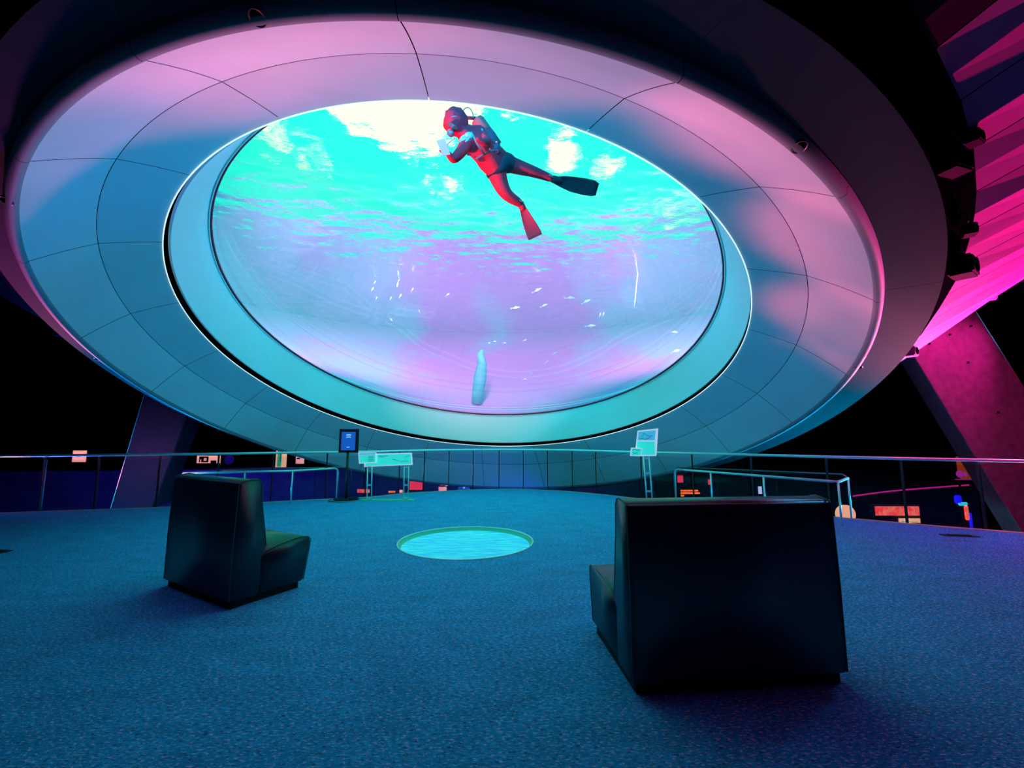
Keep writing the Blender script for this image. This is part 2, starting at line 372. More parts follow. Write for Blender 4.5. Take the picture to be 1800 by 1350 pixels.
# round window
RV = (RG['open'][0] - n_ * .09 - a_ * .035, 4.668)
q('window_reveal', [rg('pane', .02, .012), mixr(rg('pane', 0, .012), RV, .5), RV], 'reveal')
q('reveal_rim', [RV, (RV[0], RV[1] + .03)], 'white')
q('shadow_gap', [(RV[0] - n_ * .02, RV[1] + .02), (RV[0] - n_ * .06, 4.78)], 'dark')
bm = bmesh.new(); tube(bm, [pt(rg('open', .006, -.004), 2 * PI * i / 220) for i in range(220)], .006, 8, True); obj('rim_trim', bm, 'led', bowl, True)
bm = bmesh.new(); tube(bm, [pt(rg('pane', .0, -.012), 2 * PI * i / 220) for i in range(220)], .020, 6, True); obj('gasket', bm, 'red', bowl, True)
bm = bmesh.new(); tube(bm, [pt(rg('pane', .035, .002), 2 * PI * i / 220) for i in range(220)], .010, 6, True); obj('gasket_trim', bm, 'white', bowl, True)
bm = bmesh.new()
vv = [bm.verts.new(pt(rg('pane', -.02), 2 * PI * i / 180)) for i in range(180)]; v2 = [bm.verts.new(pt(rg('pane', -.12), 2 * PI * i / 180)) for i in range(180)]
bm.faces.new(vv); bm.faces.new(v2)
pane = obj('window_pane', bm, 'pane', bowl)
# tank shell
WZ = 6.3; HC = Vector((-.6, 8.6, WZ)); HR = 12.0
def hz(z, r, c=HC): 
    # horizontal ring that shares the phi of the tilted rings
    return lambda ph: Vector((c.x + r * (a_.x * math.cos(ph) + b_.x * math.sin(ph) * 1.06), c.y + r * (a_.y * math.cos(ph) + b_.y * math.sin(ph) * 1.06), z))
def between(A, B, s, sag=0):
    fa = (lambda ph: pt(A, ph)) if not callable(A) else A
    return lambda ph: fa(ph).lerp(B(ph), s) - Vector((0, 0, sag))
top_in = hz(WZ + .03, HR - .3); top_out = hz(WZ + .08, HR)
Lr = rg('pane', -.02, .01)
q('tank_lining', [Lr] + [between(Lr, top_in, s, .35 * math.sin(PI * s)) for s in (.04, .1, .2, .35, .5, .65, .8, .9)] + [top_in], 'lining')
for s, nm in ((.035, 'ring_reflection'), (.06, 'ring_reflection')):  # thin tubes modelled in place of the pane ring's reflections
    f = between(Lr, top_in, s, .35 * math.sin(PI * s) - .02)
    bm = bmesh.new(); tube(bm, [f(2 * PI * i / 160) for i in range(160)], .012, 5, True); obj(nm, bm, 'rope', bowl, True)
H0 = rg('outer', -.35, .30)
q('back_gap', [rg('outer', 0, 0), rg('outer', -.12, .05), H0], 'dark')
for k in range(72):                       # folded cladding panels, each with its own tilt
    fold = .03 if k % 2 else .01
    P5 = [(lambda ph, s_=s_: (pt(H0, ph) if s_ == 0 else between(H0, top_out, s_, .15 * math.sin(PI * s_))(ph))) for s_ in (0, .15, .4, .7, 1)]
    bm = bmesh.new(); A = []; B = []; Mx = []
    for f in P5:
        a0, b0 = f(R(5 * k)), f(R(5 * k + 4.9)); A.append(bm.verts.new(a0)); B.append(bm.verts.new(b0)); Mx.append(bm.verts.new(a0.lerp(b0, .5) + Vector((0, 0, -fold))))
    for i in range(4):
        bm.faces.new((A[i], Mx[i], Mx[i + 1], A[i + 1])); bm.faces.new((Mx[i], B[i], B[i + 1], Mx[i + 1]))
    obj('hull_panel', bm, 'room' if (5 * k < 127 or 5 * k > 300) else 'hull', bowl)  # near and left panels coloured dark in place of unlit cladding
q('hull_liner', [(H0[0] - n_ * .05, H0[1])] + [between(H0, top_out, s_, .15 * math.sin(PI * s_) - .08) for s_ in (.15, .4, .7, 1)], 'dark')
# water surface
bm = bmesh.new(); G = 430; vs = []
import mathutils.noise as mn
for i in range(G + 1):
    row = []
    for j in range(G + 1):
        x = (i / G - .5) * 25.4; y = (j / G - .5) * 25.4
        z = .02 * mn.noise(Vector((x * .55, y * .8, 3))) + .012 * mn.noise(Vector((x * 1.7, y * 2.7, 9))) + .007 * mn.noise(Vector((x * 3.7, y * 5.6, 5))) + .003 * mn.noise(Vector((x * 7.5, y * 9, 1)))
        row.append(bm.verts.new((x, y, z)))
    vs.append(row)
for i in range(G):
    for j in range(G): bm.faces.new((vs[i][j], vs[i + 1][j], vs[i + 1][j + 1], vs[i][j + 1]))
kill = [v for v in bm.verts if math.hypot(v.co.x, v.co.y) > 12.6]
bmesh.ops.delete(bm, geom=kill, context='VERTS')
me = bpy.data.meshes.new('water'); bm.to_mesh(me); bm.free()
wat = link('water_surface', me, 'water', None, True, (HC.x, HC.y, WZ))
tag(wat, 'rippled turquoise water surface glittering above the diver', 'water')

# ------------------------------------------------------------------ room shell
def slab(name, poly, z0, z1, m, parent=None):
    bm = bmesh.new(); lo = [bm.verts.new((x, y, z0)) for x, y in poly]; hi = [bm.verts.new((x, y, z1)) for x, y in poly]
    bm.faces.new(lo); bm.faces.new(hi); n = len(poly)
    for i in range(n): bm.faces.new((lo[i], lo[(i + 1) % n], hi[(i + 1) % n], hi[i]))
    return obj(name, bm, m, parent)
edge_px = [(0, 903), (273, 893), (400, 888), (511, 881), (640, 875), (710, 868), (780, 864), (850, 861), (920, 861), (990, 864), (1060, 870), (1120, 877), (1250, 888), (1360, 899), (1470, 910), (1640, 925), (1800, 938)]
EP = [at_z(x, y, 0) for x, y in edge_px]
l0 = EP[0] + (EP[0] - EP[2]) * 1.6; r0 = EP[-1] + (EP[-1] - EP[-3]) * 1.6
EDGE = [l0] + EP + [r0]
# smooth the edge
def smooth_line(P, sub=6):
    out = []
    for i in range(len(P) - 1):
        p0 = P[max(i - 1, 0)]; p1 = P[i]; p2 = P[i + 1]; p3 = P[min(i + 2, len(P) - 1)]
        for k in range(sub):
            u = k / sub
            out.append(.5 * ((2 * p1) + (p2 - p0) * u + (2 * p0 - 5 * p1 + 4 * p2 - p3) * u * u + (3 * p1 - p0 - 3 * p2 + p3) * u ** 3))
    out.append(P[-1]); return out
ED = smooth_line(EDGE)
fl = slab('floor', [(e.x, e.y) for e in ED] + [(r0.x, -6), (l0.x, -6)], -.35, 0, 'carpet'); struct(fl)
# recess for the floor lens is cut with a boolean cylinder
DC = Vector((-.635, 6.2, 0)); DR = .925
bm = bmesh.new(); bmesh.ops.create_cone(bm, cap_ends=True, segments=96, radius1=DR, radius2=DR, depth=.2); me = bpy.data.meshes.new('cut'); bm.to_mesh(me); bm.free()
cut = bpy.data.objects.new('cut', me); C.objects.link(cut); cut.location = DC
md = fl.modifiers.new('cut', 'BOOLEAN'); md.object = cut; md.solver = 'EXACT'
bpy.context.view_layer.update(); dg = bpy.context.evaluated_depsgraph_get()
me2 = bpy.data.meshes.new_from_object(fl.evaluated_get(dg)); fl.modifiers.clear(); fl.data = me2; bpy.data.objects.remove(cut)
bm = bmesh.new(); tube(bm, [e + Vector((0, .02, .0)) for e in ED], .018, 6); tr = obj('trim_1', bm, 'edge', None, True); struct(tr)
struct(slab('wall_back', [(-26, 30), (26, 30), (26, 30.4), (-26, 30.4)], -5, 6.35, 'room'))
struct(slab('wall_left', [(-26, -6.4), (-25.6, -6.4), (-25.6, 30), (-26, 30)], -5, 6.35, 'room'))
struct(slab('wall_right', [(26, -6.4), (25.6, -6.4), (25.6, 30), (26, 30)], -5, 6.35, 'room'))
struct(slab('wall_front', [(-26, -6.4), (26, -6.4), (26, -6), (-26, -6)], -5, 6.35, 'room'))
struct(slab('floor_lower', [(-26, -6), (26, -6), (26, 30), (-26, 30)], -4.4, -4, 'void'))
# roof with a round hole over the tank
bm = bmesh.new(); NR = 96
ri = [bm.verts.new(top_out(2 * PI * i / NR)) for i in range(NR)]
ro = []
for v in ri:
    d = Vector((v.co.x - HC.x, v.co.y - HC.y, 0)).normalized(); ro.append(bm.verts.new((HC.x + d.x * 45, HC.y + d.y * 45, WZ + .08)))
for i in range(NR): bm.faces.new((ri[i], ri[(i + 1) % NR], ro[(i + 1) % NR], ro[i]))
struct(obj('ceiling', bm, 'room'))
cl = struct(slab('ceiling_lower', [(-26, 12.0), (-6.2, 7.9), (0, 7.2), (.01, 7.18), (4.07, 3.93), (4.6, 3.5), (11, -1.7), (11, -6), (-26, -6)], 4.85, 5.1, 'room'))
# the hull passes through it: cut with a solid of the hull's own shape
bm = bmesh.new(); rr = [(lambda ph: pt(rg('outer', -.05, .0), ph)), (lambda ph: pt(H0, ph))] + [between(H0, top_out, s_, .15 * math.sin(PI * s_)) for s_ in (.1, .3, .5, .7, .9, 1)]
vs = [[bm.verts.new(f(2 * PI * i / 120) + Vector((0, 0, .04))) for i in range(120)] for f in rr]
for A, B in zip(vs, vs[1:]):
    for i in range(120): bm.faces.new((A[i], A[(i + 1) % 120], B[(i + 1) % 120], B[i]))
bm.faces.new(vs[0]); bm.faces.new(vs[-1]); bmesh.ops.recalc_face_normals(bm, faces=bm.faces)
me = bpy.data.meshes.new('cut'); bm.to_mesh(me); bm.free()
cut = bpy.data.objects.new('cut', me); C.objects.link(cut)
md = cl.modifiers.new('cut', 'BOOLEAN'); md.object = cut; md.solver = 'EXACT'
bpy.context.view_layer.update(); dg = bpy.context.evaluated_depsgraph_get()
me2 = bpy.data.meshes.new_from_object(cl.evaluated_get(dg)); cl.modifiers.clear(); cl.data = me2; bpy.data.objects.remove(cut)
# far parapet of the hall, curved
PP = [at_y(0, 828, 15.5), at_y(150, 827, 15.8), at_y(300, 825, 16), at_y(480, 823, 16.2), at_y(640, 822, 16.5), at_y(900, 824, 17), at_y(1150, 828, 17)]
PP = [PP[0] + (PP[0] - PP[1]) * 2] + PP
PPs = smooth_line(PP, 4)
M['parapet'] = mat('blue_parapet_paint', (.25, .22, .45), .8, noise=(2, (.16, .15, .35), .4, .7))
par = thing('far_parapet', 'long dark blue parapet wall across the void behind the glass balustrade', 'parapet')
for i in range(0, len(PPs) - 1, 2):
    j = min(i + 2, len(PPs) - 1); A, B = PPs[i], PPs[j]; d = (B - A); ang = math.atan2(d.y, d.x); L = d.length
    mt = Matrix.Translation(A) @ Matrix.Rotation(ang, 4, 'Z')
    bm = bmesh.new(); box(bm, (.012, 0, -4.0 - A.z), (L - .012, .15, -.02), mt); obj('parapet_panel', bm, 'parapet', par)
bm = bmesh.new(); tube(bm, [p + Vector((0, .07, 0)) for p in PPs], .03, 6); obj('coping', bm, 'copper', par, True)

# ------------------------------------------------------------------ concrete columns
def leaning(name, label, q4, depth_y, thick, m='concrete'):
    # q4: bottom-left, bottom-right, top-right, top-left as world points of the front face
    bm = bmesh.new(); f = [bm.verts.new(p) for p in q4]; bk = [bm.verts.new(p + Vector(thick)) for p in q4]
    bm.faces.new(f); bm.faces.new(bk)
    for i in range(4): bm.faces.new((f[i], f[(i + 1) % 4], bk[(i + 1) % 4], bk[i]))
    bmesh.ops.bevel(bm, geom=bm.edges[:], offset=.02, segments=1, affect='EDGES')
    return bm
t1 = thing('concrete_column', 'dark blue leaning column left of the bowl, behind the left lounge chair', 'column')
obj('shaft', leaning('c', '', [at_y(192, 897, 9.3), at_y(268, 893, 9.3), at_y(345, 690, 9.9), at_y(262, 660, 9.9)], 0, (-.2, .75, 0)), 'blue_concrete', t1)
t2 = thing('concrete_column', 'wide leaning column at the right, lit magenta at its top', 'column')
bl, br, tR, tL = at_y(1792, 930, 9.4), at_y(1960, 930, 9.4), at_y(1712, 540, 9.4), at_y(1590, 600, 9.4)
dl = (bl - tL).normalized(); dr = (br - tR).normalized()
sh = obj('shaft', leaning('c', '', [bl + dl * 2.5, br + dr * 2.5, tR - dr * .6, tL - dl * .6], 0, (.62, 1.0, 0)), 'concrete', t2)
for (x, y) in ((1634, 604), (1670, 588), (1707, 573), (1702, 637), (1755, 725)):
    c = at_y(x, y, 9.39); cylo('bolt_hole', c, .022, .02, 'dark', t2, 12, axis=(0, 1, 0))

# ------------------------------------------------------------------ fixtures along the hull gap
def fixture(name, px, py, d, sz, m, label, rz=0, grp=None):
    c = at_y(px, py, d); t = thing(name, label, 'lamp', c, rz, grp)
    s = sz
    bm = bmesh.new(); box(bm, (-s, -s * .7, -s * .7), (s, s * .7, s * .7)); bmesh.ops.bevel(bm, geom=bm.edges[:], offset=s * .12, segments=2, affect='EDGES'); obj('housing', bm, m, t)
    bm = bmesh.new(); tube(bm, [(-s * 1.1, 0, 0), (-s * 1.1, 0, s * 1.1), (0, 0, s * 1.3), (s * 1.1, 0, s * 1.1), (s * 1.1, 0, 0)], s * .1, 6); obj('yoke', bm, 'fixture', t, True)
    cylo('lens', (0, -s * .75, 0), s * .5, s * .1, 'dark', t, 16, axis=(0, 1, 0))
    bm = bmesh.new(); tube(bm, [(0, 0, s * 1.3), (0, 0, s * 2.2)], s * .12, 6); obj('hanger', bm, 'fixture', t, True)
    return t
fixture('stage_lamp', 107, 586, 9.3, .10, 'fix_blue', 'small blue stage lamp under the upper left rim of the bowl')
fixture('stage_lamp', 236, 671, 10.4, .07, 'fix_blue', 'smallest blue stage lamp under the bowl, above the left column')
fixture('stage_lamp', 1712, 243, 3.15, .07, 'fixture', 'black stage lamp in the dark gap beside the bowl, highest on the right', .5)
fixture('stage_lamp', 1676, 288, 3.2, .11, 'fixture', 'bulky black stage lamp against the bowl edge, upper right', .3)
fixture('stage_lamp', 1692, 470, 4.25, .14, 'fixture', 'black stage lamp in the dark gap, halfway down the right side', .6)
fixture('stage_lamp', 1704, 405, 3.8, .07, 'fixture', 'small black stage lamp with pointed hood right of the bowl', .9)
fixture('stage_lamp', 1600, 618, 6.0, .10, 'fix_mag', 'magenta lit stage lamp where the bowl meets the right column', .6)
fixture('stage_lamp', 1552, 641, 6.2, .06, 'fixture', 'tiny black stage lamp under the lower right rim', .2)
fixture('stage_lamp', 1742, 520, 7.6, .10, 'fix_mag', 'pink lit stage lamp at the hull above the right column', .8)

# ------------------------------------------------------------------ balustrade
bal = thing('balustrade', 'curved glass balustrade with dark posts and steel handrail along the floor edge', 'railing')
RAIL = [e + Vector((0, -.06, 1.07)) for e in ED]
tubeo('handrail', RAIL, .024, 'steel', bal, 10)
def edge_at(px):
    best = None
    for i in range(len(ED) - 1):
        A, B = ED[i], ED[i + 1]
        xa = 900 + FOC * (A.x / (A.y * math.cos(PITCH) + (A.z - 1.45) * math.sin(PITCH))) if A.y > 0.5 else 1e9
        xb = 900 + FOC * (B.x / (B.y * math.cos(PITCH) + (B.z - 1.45) * math.sin(PITCH))) if B.y > 0.5 else 1e9
        if (xa - px) * (xb - px) <= 0: return A.lerp(B, (px - xa) / (xb - xa) if xb != xa else 0)
    return ED[0]
bm = bmesh.new(); box(bm, (-.012, -.018, -.25), (.012, .018, 1.05)); pm = bpy.data.meshes.new('post'); bmesh.ops.recalc_face_normals(bm, faces=bm.faces); bm.to_mesh(pm); bm.free(); pm.materials.append(M['post'])
pxs = [-40, 62, 160, 270, 375, 473, 570, 640, 700, 744, 788, 831, 877, 920, 963, 1007, 1049, 1130, 1222, 1328, 1464, 1600, 1740]
pp = []
for x in pxs:
    e = edge_at(x) + Vector((0, .05, 0)); o = bpy.data.objects.new('post', pm); C.objects.link(o); o.parent = bal; o.location = e; pp.append(e)
for A, B in zip(pp, pp[1:]):
    d = B - A; L = d.length; mt = Matrix.Translation(A) @ Matrix.Rotation(math.atan2(d.y, d.x), 4, 'Z')
    bm = bmesh.new(); box(bm, (.04, -.006, -.2), (L - .04, .006, .98), mt); obj('glass_panel', bm, 'bal_glass', bal)

# ------------------------------------------------------------------ low guard rails
def guard(label, front, z, posts, back, feet):
    t = thing('guard_rail', label, 'railing')
    tubeo('top_rail', front, .021, 'steel', t, 10)
    for f, tp in posts: tubeo('post', [f, tp], .016, 'steel', t, 8)
    if back: tubeo('rear_rail', back, .014, 'copper', t, 8)
    return t
fA = at_z(511, 885, 0); fB = at_z(592, 876, 0); Z = .69
tB = fB + Vector((0, 0, Z)); tA = fA + Vector((0, 0, Z)); d = (fA - fB).normalized()
farL = at_z(316, 893, 0)
g1 = [fB, fB + Vector((0, 0, Z - .08)), fB + Vector((0, 0, Z - .02)) + d * .03, tB + d * .1, tA, farL + Vector((0, 0, Z))]
mids = [(farL.lerp(fA, s), farL.lerp(fA, s) + Vector((0, 0, Z))) for s in (.0, .55)]
offs = Vector((.25, .75, 0))
guard('low steel guard rail behind the left lounge chair', g1, Z, [(fA, tA)] + mids, [farL + offs + Vector((0, 0, Z)), tB + offs * .6 + d * .1, tB + offs * .6 - Vector((0, 0, .06)), fB + offs * .6], None)
f1 = at_z(1188, 881, 0); f2 = at_z(1480, 925, 0); f3 = at_z(1497, 912, 0)
T1, T2, T3 = (p + Vector((0, 0, .70)) for p in (f1, f2, f3)); d = (f2 - f1).normalized()
g2 = [f1, f1 + Vector((0, 0, .62)), f1 + Vector((0, 0, .68)) + d * .03, T1 + d * .1, T2 - d * .08, T2 + (T3 - T2) * .1, T3]
post = [(f2, T2), (f3, T3)] + [(f1.lerp(f2, s), T1.lerp(T2, s)) for s in (.28, .62)]
bk = Vector((.25, .65, 0))
guard('low steel guard rail behind the right lounge chair', g2, .7, post, [T3, T3 + Vector((-.02, .1, .06)), T3 + Vector((-.3, .3, .06)), T1 + bk + d * .1, T1 + bk - Vector((0, 0, .05)), f1 + bk * .6 + Vector((0, 0, .3))], None)

# ------------------------------------------------------------------ lounge chairs
def smooth_box_profile(prof, x0, x1, bev):
    bm = bmesh.new(); L = [bm.verts.new((x0, y, z)) for y, z in prof]; Rr = [bm.verts.new((x1, y, z)) for y, z in prof]; n = len(prof)
    f1 = bm.faces.new(L); f2 = bm.faces.new(Rr)
    for i in range(n): bm.faces.new((L[i], L[(i + 1) % n], Rr[(i + 1) % n], Rr[i]))
    bmesh.ops.recalc_face_normals(bm, faces=bm.faces)
    ed = [e for e in bm.edges if len({tuple(round(c, 4) for c in v.co)[0] for v in e.verts}) == 1 or True]
    bmesh.ops.bevel(bm, geom=ed, offset=bev, segments=3, affect='EDGES', clamp_overlap=True)
    return bm
def chair(label, loc, rz, w, depth):
    t = thing('lounge_chair', label, 'chair', loc, rz)
    bd = .27
    back = [(0, .06), (.0, .55), (.015, 1.02), (.03, 1.05), (.14, 1.065), (.19, 1.055), (.215, 1.02), (.225, .85), (.262, .62), (.29, .46), (.275, .40), (.255, .38), (.25, .06)]
    b = obj('backrest', smooth_box_profile(back, 0, w, .012), 'leather', t, True)
    D = depth
    seat = [(.262, .06), (.262, .37), (.29, .405), (.40, .445), (.56, .47), (D - .12, .475), (D - .03, .465), (D, .43), (D - .01, .36), (D - .06, .06)]
    s = obj('seat', smooth_box_profile(seat, .012, w - .012, .012), 'leather', t, True)
    boxo('plinth', (.03, .03, 0), (w - .03, D - .10, .062), 'plinth', t)
    for x in (.0, w):
        tubeo('piping', [(x + (.004 if x == 0 else -.004), y, z) for y, z in [(.002, .07), (.002, .55), (.016, 1.02), (.035, 1.052), (.14, 1.067), (.19, 1.055), (.216, 1.02), (.227, .85), (.264, .62), (.288, .46)]], .005, 'piping', b, 6)
        xs = x + (.014 if x == 0 else -.014)
        tubeo('piping', [(xs, y, z) for y, z in [(.29, .405), (.40, .446), (.56, .471), (D - .12, .476), (D - .03, .466), (D, .43), (D - .01, .36), (D - .058, .07)]], .005, 'piping', s, 6)
    return t
chair('black high-backed lounge chair at the right, nearest the camera, seen from behind', (.675, 2.60, 0), R(5.5), 1.31, .90)
chair('dark high-backed lounge chair at the left, turned three-quarters away', (-3.39, 4.40, 0), math.atan2(-.61, 1.03), 1.20, .74)

# ------------------------------------------------------------------ floor lens
fl_t = thing('floor_lens', 'round glowing turquoise glass disc set into the blue carpet', 'floor light', DC)
bm = bmesh.new(); tube(bm, [(DR * math.cos(2 * PI * i / 96), DR * math.sin(2 * PI * i / 96), .002) for i in range(96)], .011, 6, True); obj('rim', bm, 'steel', fl_t, True)
bm = bmesh.new(); A = [bm.verts.new((DR * math.cos(2 * PI * i / 96), DR * math.sin(2 * PI * i / 96), 0)) for i in range(96)]; B = [bm.verts.new(((DR - .05) * math.cos(2 * PI * i / 96), (DR - .05) * math.sin(2 * PI * i / 96), -.045)) for i in range(96)]
for i in range(96): bm.faces.new((A[i], A[(i + 1) % 96], B[(i + 1) % 96], B[i]))
obj('well_ring', bm, 'well', fl_t, True)
cylo('glass_disc', (0, 0, -.065), DR - .045, .04, 'lens', fl_t, 96)
# floor socket plates
for (x, y, L, lab) in ((1686, 942, .22, 'small black socket plate in the carpet at the far right'), (2, 970, .1, 'small black socket plate in the carpet at the left edge')):
    c = at_z(x, y, 0); tp = thing('floor_socket', lab, 'socket', (c.x, c.y, 0), -.2)
    boxo('plate', (-L, -.06, 0), (L, .06, .012), 'bezel', tp, .004); boxo('flap', (-L * .6, -.035, .012), (L * .6, .035, .02), 'plinth', tp)

# ------------------------------------------------------------------ signs
def bars(parent, m, items, y=-.001):
    for (x0, z0, x1, z1) in items: boxo('printed_line', (x0, y - .002, z0), (x1, y, z1), m, parent)
# kiosk with screen
kb = at_z(608, 878, 0); KS = kb.y / FOC
t = thing('poster_stand', 'black framed blue poster on a pole stand, left of the low twin-leg sign', 'sign', (kb.x, kb.y, 0), .08)
cylo('base', (0, 0, .012), .27, .024, 'bezel', t, 40); tubeo('pole', [(0, 0, .02), (0, 0, 1.12)], .028, 'bezel', t, 12)
fr = boxo('frame', (-.20, -.05, 1.06), (.24, -.01, 1.60), 'bezel', t, .006)
boxo('poster', (-.145, -.056, 1.115), (.17, -.05, 1.535), 'g_blue', fr)
for (a, b, c, d2) in ((-.04, 1.46, .07, 1.475), (-.03, 1.43, .06, 1.438), (-.04, 1.40, .07, 1.408), (-.02, 1.18, .045, 1.192)): boxo('printed_line', (a, -.059, b), (c, -.056, d2), 'g_text', fr)
bm = bmesh.new(); P = [Vector((.0, 0, .0))]
cb = at_z(640, 879, 0); tag(tubeo('cable', [Vector((kb.x + .2, kb.y - .05, .012)), Vector((kb.x + .3, kb.y - .3, .01)), Vector((kb.x + .1, kb.y - .5, .01)), Vector((kb.x - .25, kb.y - .35, .01)), Vector((kb.x - .3, kb.y - .1, .01))], .012, 'copper'), 'looped cable lying on the carpet at the foot of the poster stand', 'cable')
pk = at_z(622, 879, 0); boxp = boxo('plug_box', (pk.x - .1, pk.y - .06, 0), (pk.x + .1, pk.y + .06, .05), 'bezel', None, .01); tag(boxp, 'small black plug box on the carpet beside the poster stand', 'box')
# wide twin-leg sign
def ladder(name, parent, f0, f1, w, rungs):
    d = Vector((w, 0, 0)); L = obj_root = None
    bm = bmesh.new(); tube(bm, [f0, f1], .013, 6); l1 = obj(name, bm, 'steel', parent, True)
    bm = bmesh.new(); tube(bm, [f0 + d, f1 + d], .013, 6); l2 = obj(name, bm, 'steel', parent, True)
    for s in rungs:
        p = f0.lerp(f1, s); bm = bmesh.new(); box(bm, p + Vector((0, -.012, -.018)), p + d + Vector((0, .012, .018))); obj('rung', bm, 'steel', parent)
wb = at_z(648, 872, 0); wb2 = at_z(716, 867, 0); Yw = 10.0
wc = at_y(683, 806, Yw)
t = thing('information_sign', 'wide turquoise panel sign on two ladder-like legs at the rail', 'sign', (wc.x, Yw, 0), .0)
def loc(px, py, y=Yw): p = at_y(px, py, y); return Vector((p.x - wc.x, y - Yw, p.z))
def plate(name, q4, th, m, parent):
    bm = bmesh.new(); f = [bm.verts.new(p) for p in q4]; k = [bm.verts.new(p + Vector((0, th, 0))) for p in q4]
    bm.faces.new(f); bm.faces.new(k)
    for i in range(4): bm.faces.new((f[i], f[(i + 1) % 4], k[(i + 1) % 4], k[i]))
    return obj(name, bm, m, parent)
def quad(a, b, c, d2, lf, y=Yw): return [lf(*p, y) for p in (a, b, c, d2)]
pn = plate('panel', quad((640, 821), (725, 817), (723.5, 796), (641, 798), loc), .03, 'frame', t)
plate('panel_face', quad((642, 819.5), (723.5, 815.5), (722.3, 797.5), (643, 799.5), loc, Yw - .004), .004, 'panel', pn)
for (x0, y0, x1, y1) in ((665, 801, 682, 801.6), (665, 803, 676, 803.5), (690, 807, 702, 810), (704, 811, 718, 810.4), (712, 804, 720, 800)):
    p, r2 = loc(x0, y0, Yw - .006), loc(x1, y1, Yw - .006); bm = bmesh.new(); tube(bm, [p, r2], .006, 4); obj('printed_line', bm, 'ink', pn)
sp = plate('small_panel', quad((631, 815), (661, 813.5), (661, 795.3), (629.5, 795.6), loc, Yw - .06), .03, 'frame', t)
plate('small_panel_face', quad((632.3, 813.5), (659.8, 812.3), (659.8, 799.8), (631.5, 800), loc, Yw - .064), .004, 'panel', sp)
plate('small_panel_header', quad((631.3, 799.6), (659.8, 799.4), (659.8, 796.4), (631, 796.8), loc, Yw - .064), .004, 'panel2', sp)
for y in (802.5, 805, 808, 810.5): bm = bmesh.new(); tube(bm, [loc(647, y, Yw - .068), loc(657, y - .4, Yw - .068)], .006, 4); obj('printed_line', bm, 'ink', sp)
for px, by in ((645.5, 871), (710, 867)):
    f0 = loc(px, by); f0.z = .0; f1 = loc(px + .6, 820); ladder('leg', t, f0, f1, .10, (.06, .45, .98))
bm = bmesh.new(); box(bm, (-.6, -.1, 0), (.6, .15, .012)); obj('base_plate', bm, 'well', t)
# tall sign at right
Yr = 8.9; wc2 = at_y(1135, 778, Yr)
t = thing('information_sign', 'upright turquoise panel sign tilted on a ladder-like stand, left of the right lounge chair', 'sign', (wc2.x, Yr, 0), 0)
def loc2(px, py, y=None):
    y = Yr if y is None else y; p = at_y(px, py, y); return Vector((p.x - wc2.x, y - Yr, p.z))
pn = plate('panel', quad((1116, 802), (1154, 801.5), (1157.3, 753), (1121.5, 757), loc2, Yr), .03, 'frame', t)
plate('panel_face', quad((1118, 800), (1151.5, 799.6), (1151, 776), (1120.5, 776), loc2, Yr - .004), .004, 'panel', pn)
plate('panel_picture', quad((1120.8, 774), (1151, 774), (1153, 756.2), (1122.6, 759), loc2, Yr - .004), .004, 'panel2', pn)
for P2 in (((1129, 768), (1132, 761), (1137, 765), (1142, 767), (1147, 766)), ((1124, 770), (1130, 771), (1136, 772), (1143, 769))):
    bm = bmesh.new(); tube(bm, [loc2(*p, Yr - .008) for p in P2], .006, 4); obj('printed_line', bm, 'ink', pn)
sp = plate('small_panel', quad((1108, 801.5), (1127, 802), (1129, 788), (1110, 786.8), loc2, Yr - .06), .03, 'frame', t)
plate('small_panel_face', quad((1109.5, 800.2), (1125.8, 800.6), (1127.6, 789.2), (1111, 788.2), loc2, Yr - .064), .004, 'panel', sp)
for P2 in (((1112, 791), (1116, 789.5), (1120, 792), (1124, 790.5)), ((1112, 795), (1116, 797), (1121, 796))):
    bm = bmesh.new(); tube(bm, [loc2(*p, Yr - .068) for p in P2], .006, 4); obj('printed_line', bm, 'ink', sp)
f0 = loc2(1138, 888); f0.z = 0; ladder('leg', t, f0, loc2(1131, 803), .11, (.03, .33, .68, .97))
boxo('base_plate', (f0.x - .1, -.12, 0), (f0.x + .22, .12, .02), 'post', t)

# ------------------------------------------------------------------ displays far away in the hall
def display(name, lab, cat, px0, py0, px1, py1, d, m, extra=(), frame=True, skew=0):
    a = at_y(px0, py1, d); b = at_y(px1, py0, d); t = thing(name, lab, cat, ((a.x + b.x) / 2, d, a.z))
    w = (b.x - a.x) / 2; h = b.z - a.z
    if frame: boxo('frame', (-w - .04, .0, -.04), (w + .04, .12, h + .04), 'bezel', t)
    boxo('screen', (-w, -.02, 0), (w, 0, h), m, t)
    for (u0, v0, u1, v1, mm) in extra: boxo('image_shape', (-w + 2 * w * u0, -.03, h * v0), (-w + 2 * w * u1, -.02, h * v1), mm, t)
    return t
DY = 22
display('wall_screen', 'small pale pink screen at the far left above the rail', 'screen', 127, 792, 153, 812, DY, 'g_pinkw', ((.3, .45, .6, .55, 'fixture'), (.5, .55, .65, .68, 'fixture')))
display('wall_screen', 'wide pink screen with dark figures behind the left chair', 'screen', 346, 801, 388, 814, DY, 'g_pinkw', ((.1, .1, .5, .9, 'fixture'), (.15, 0, .2, .5, 'g_pinkw'), (.3, .3, .42, .7, 'g_pinkw'), (.6, .0, .85, .35, 'fixture')))
display('wall_screen', 'tall green and cream display under the bowl rim', 'screen', 484, 788, 505, 824, DY, 'g_cream', ((.15, .1, .55, .95, 'g_green'), (.4, .35, .5, .75, 'fixture'), (.2, .03, .6, .08, 'fixture')))
display('wall_screen', 'square pink screen right of the tall green display', 'screen', 520, 802, 535, 815, DY, 'g_pink2', ((.1, .6, .5, .8, 'fixture'),))
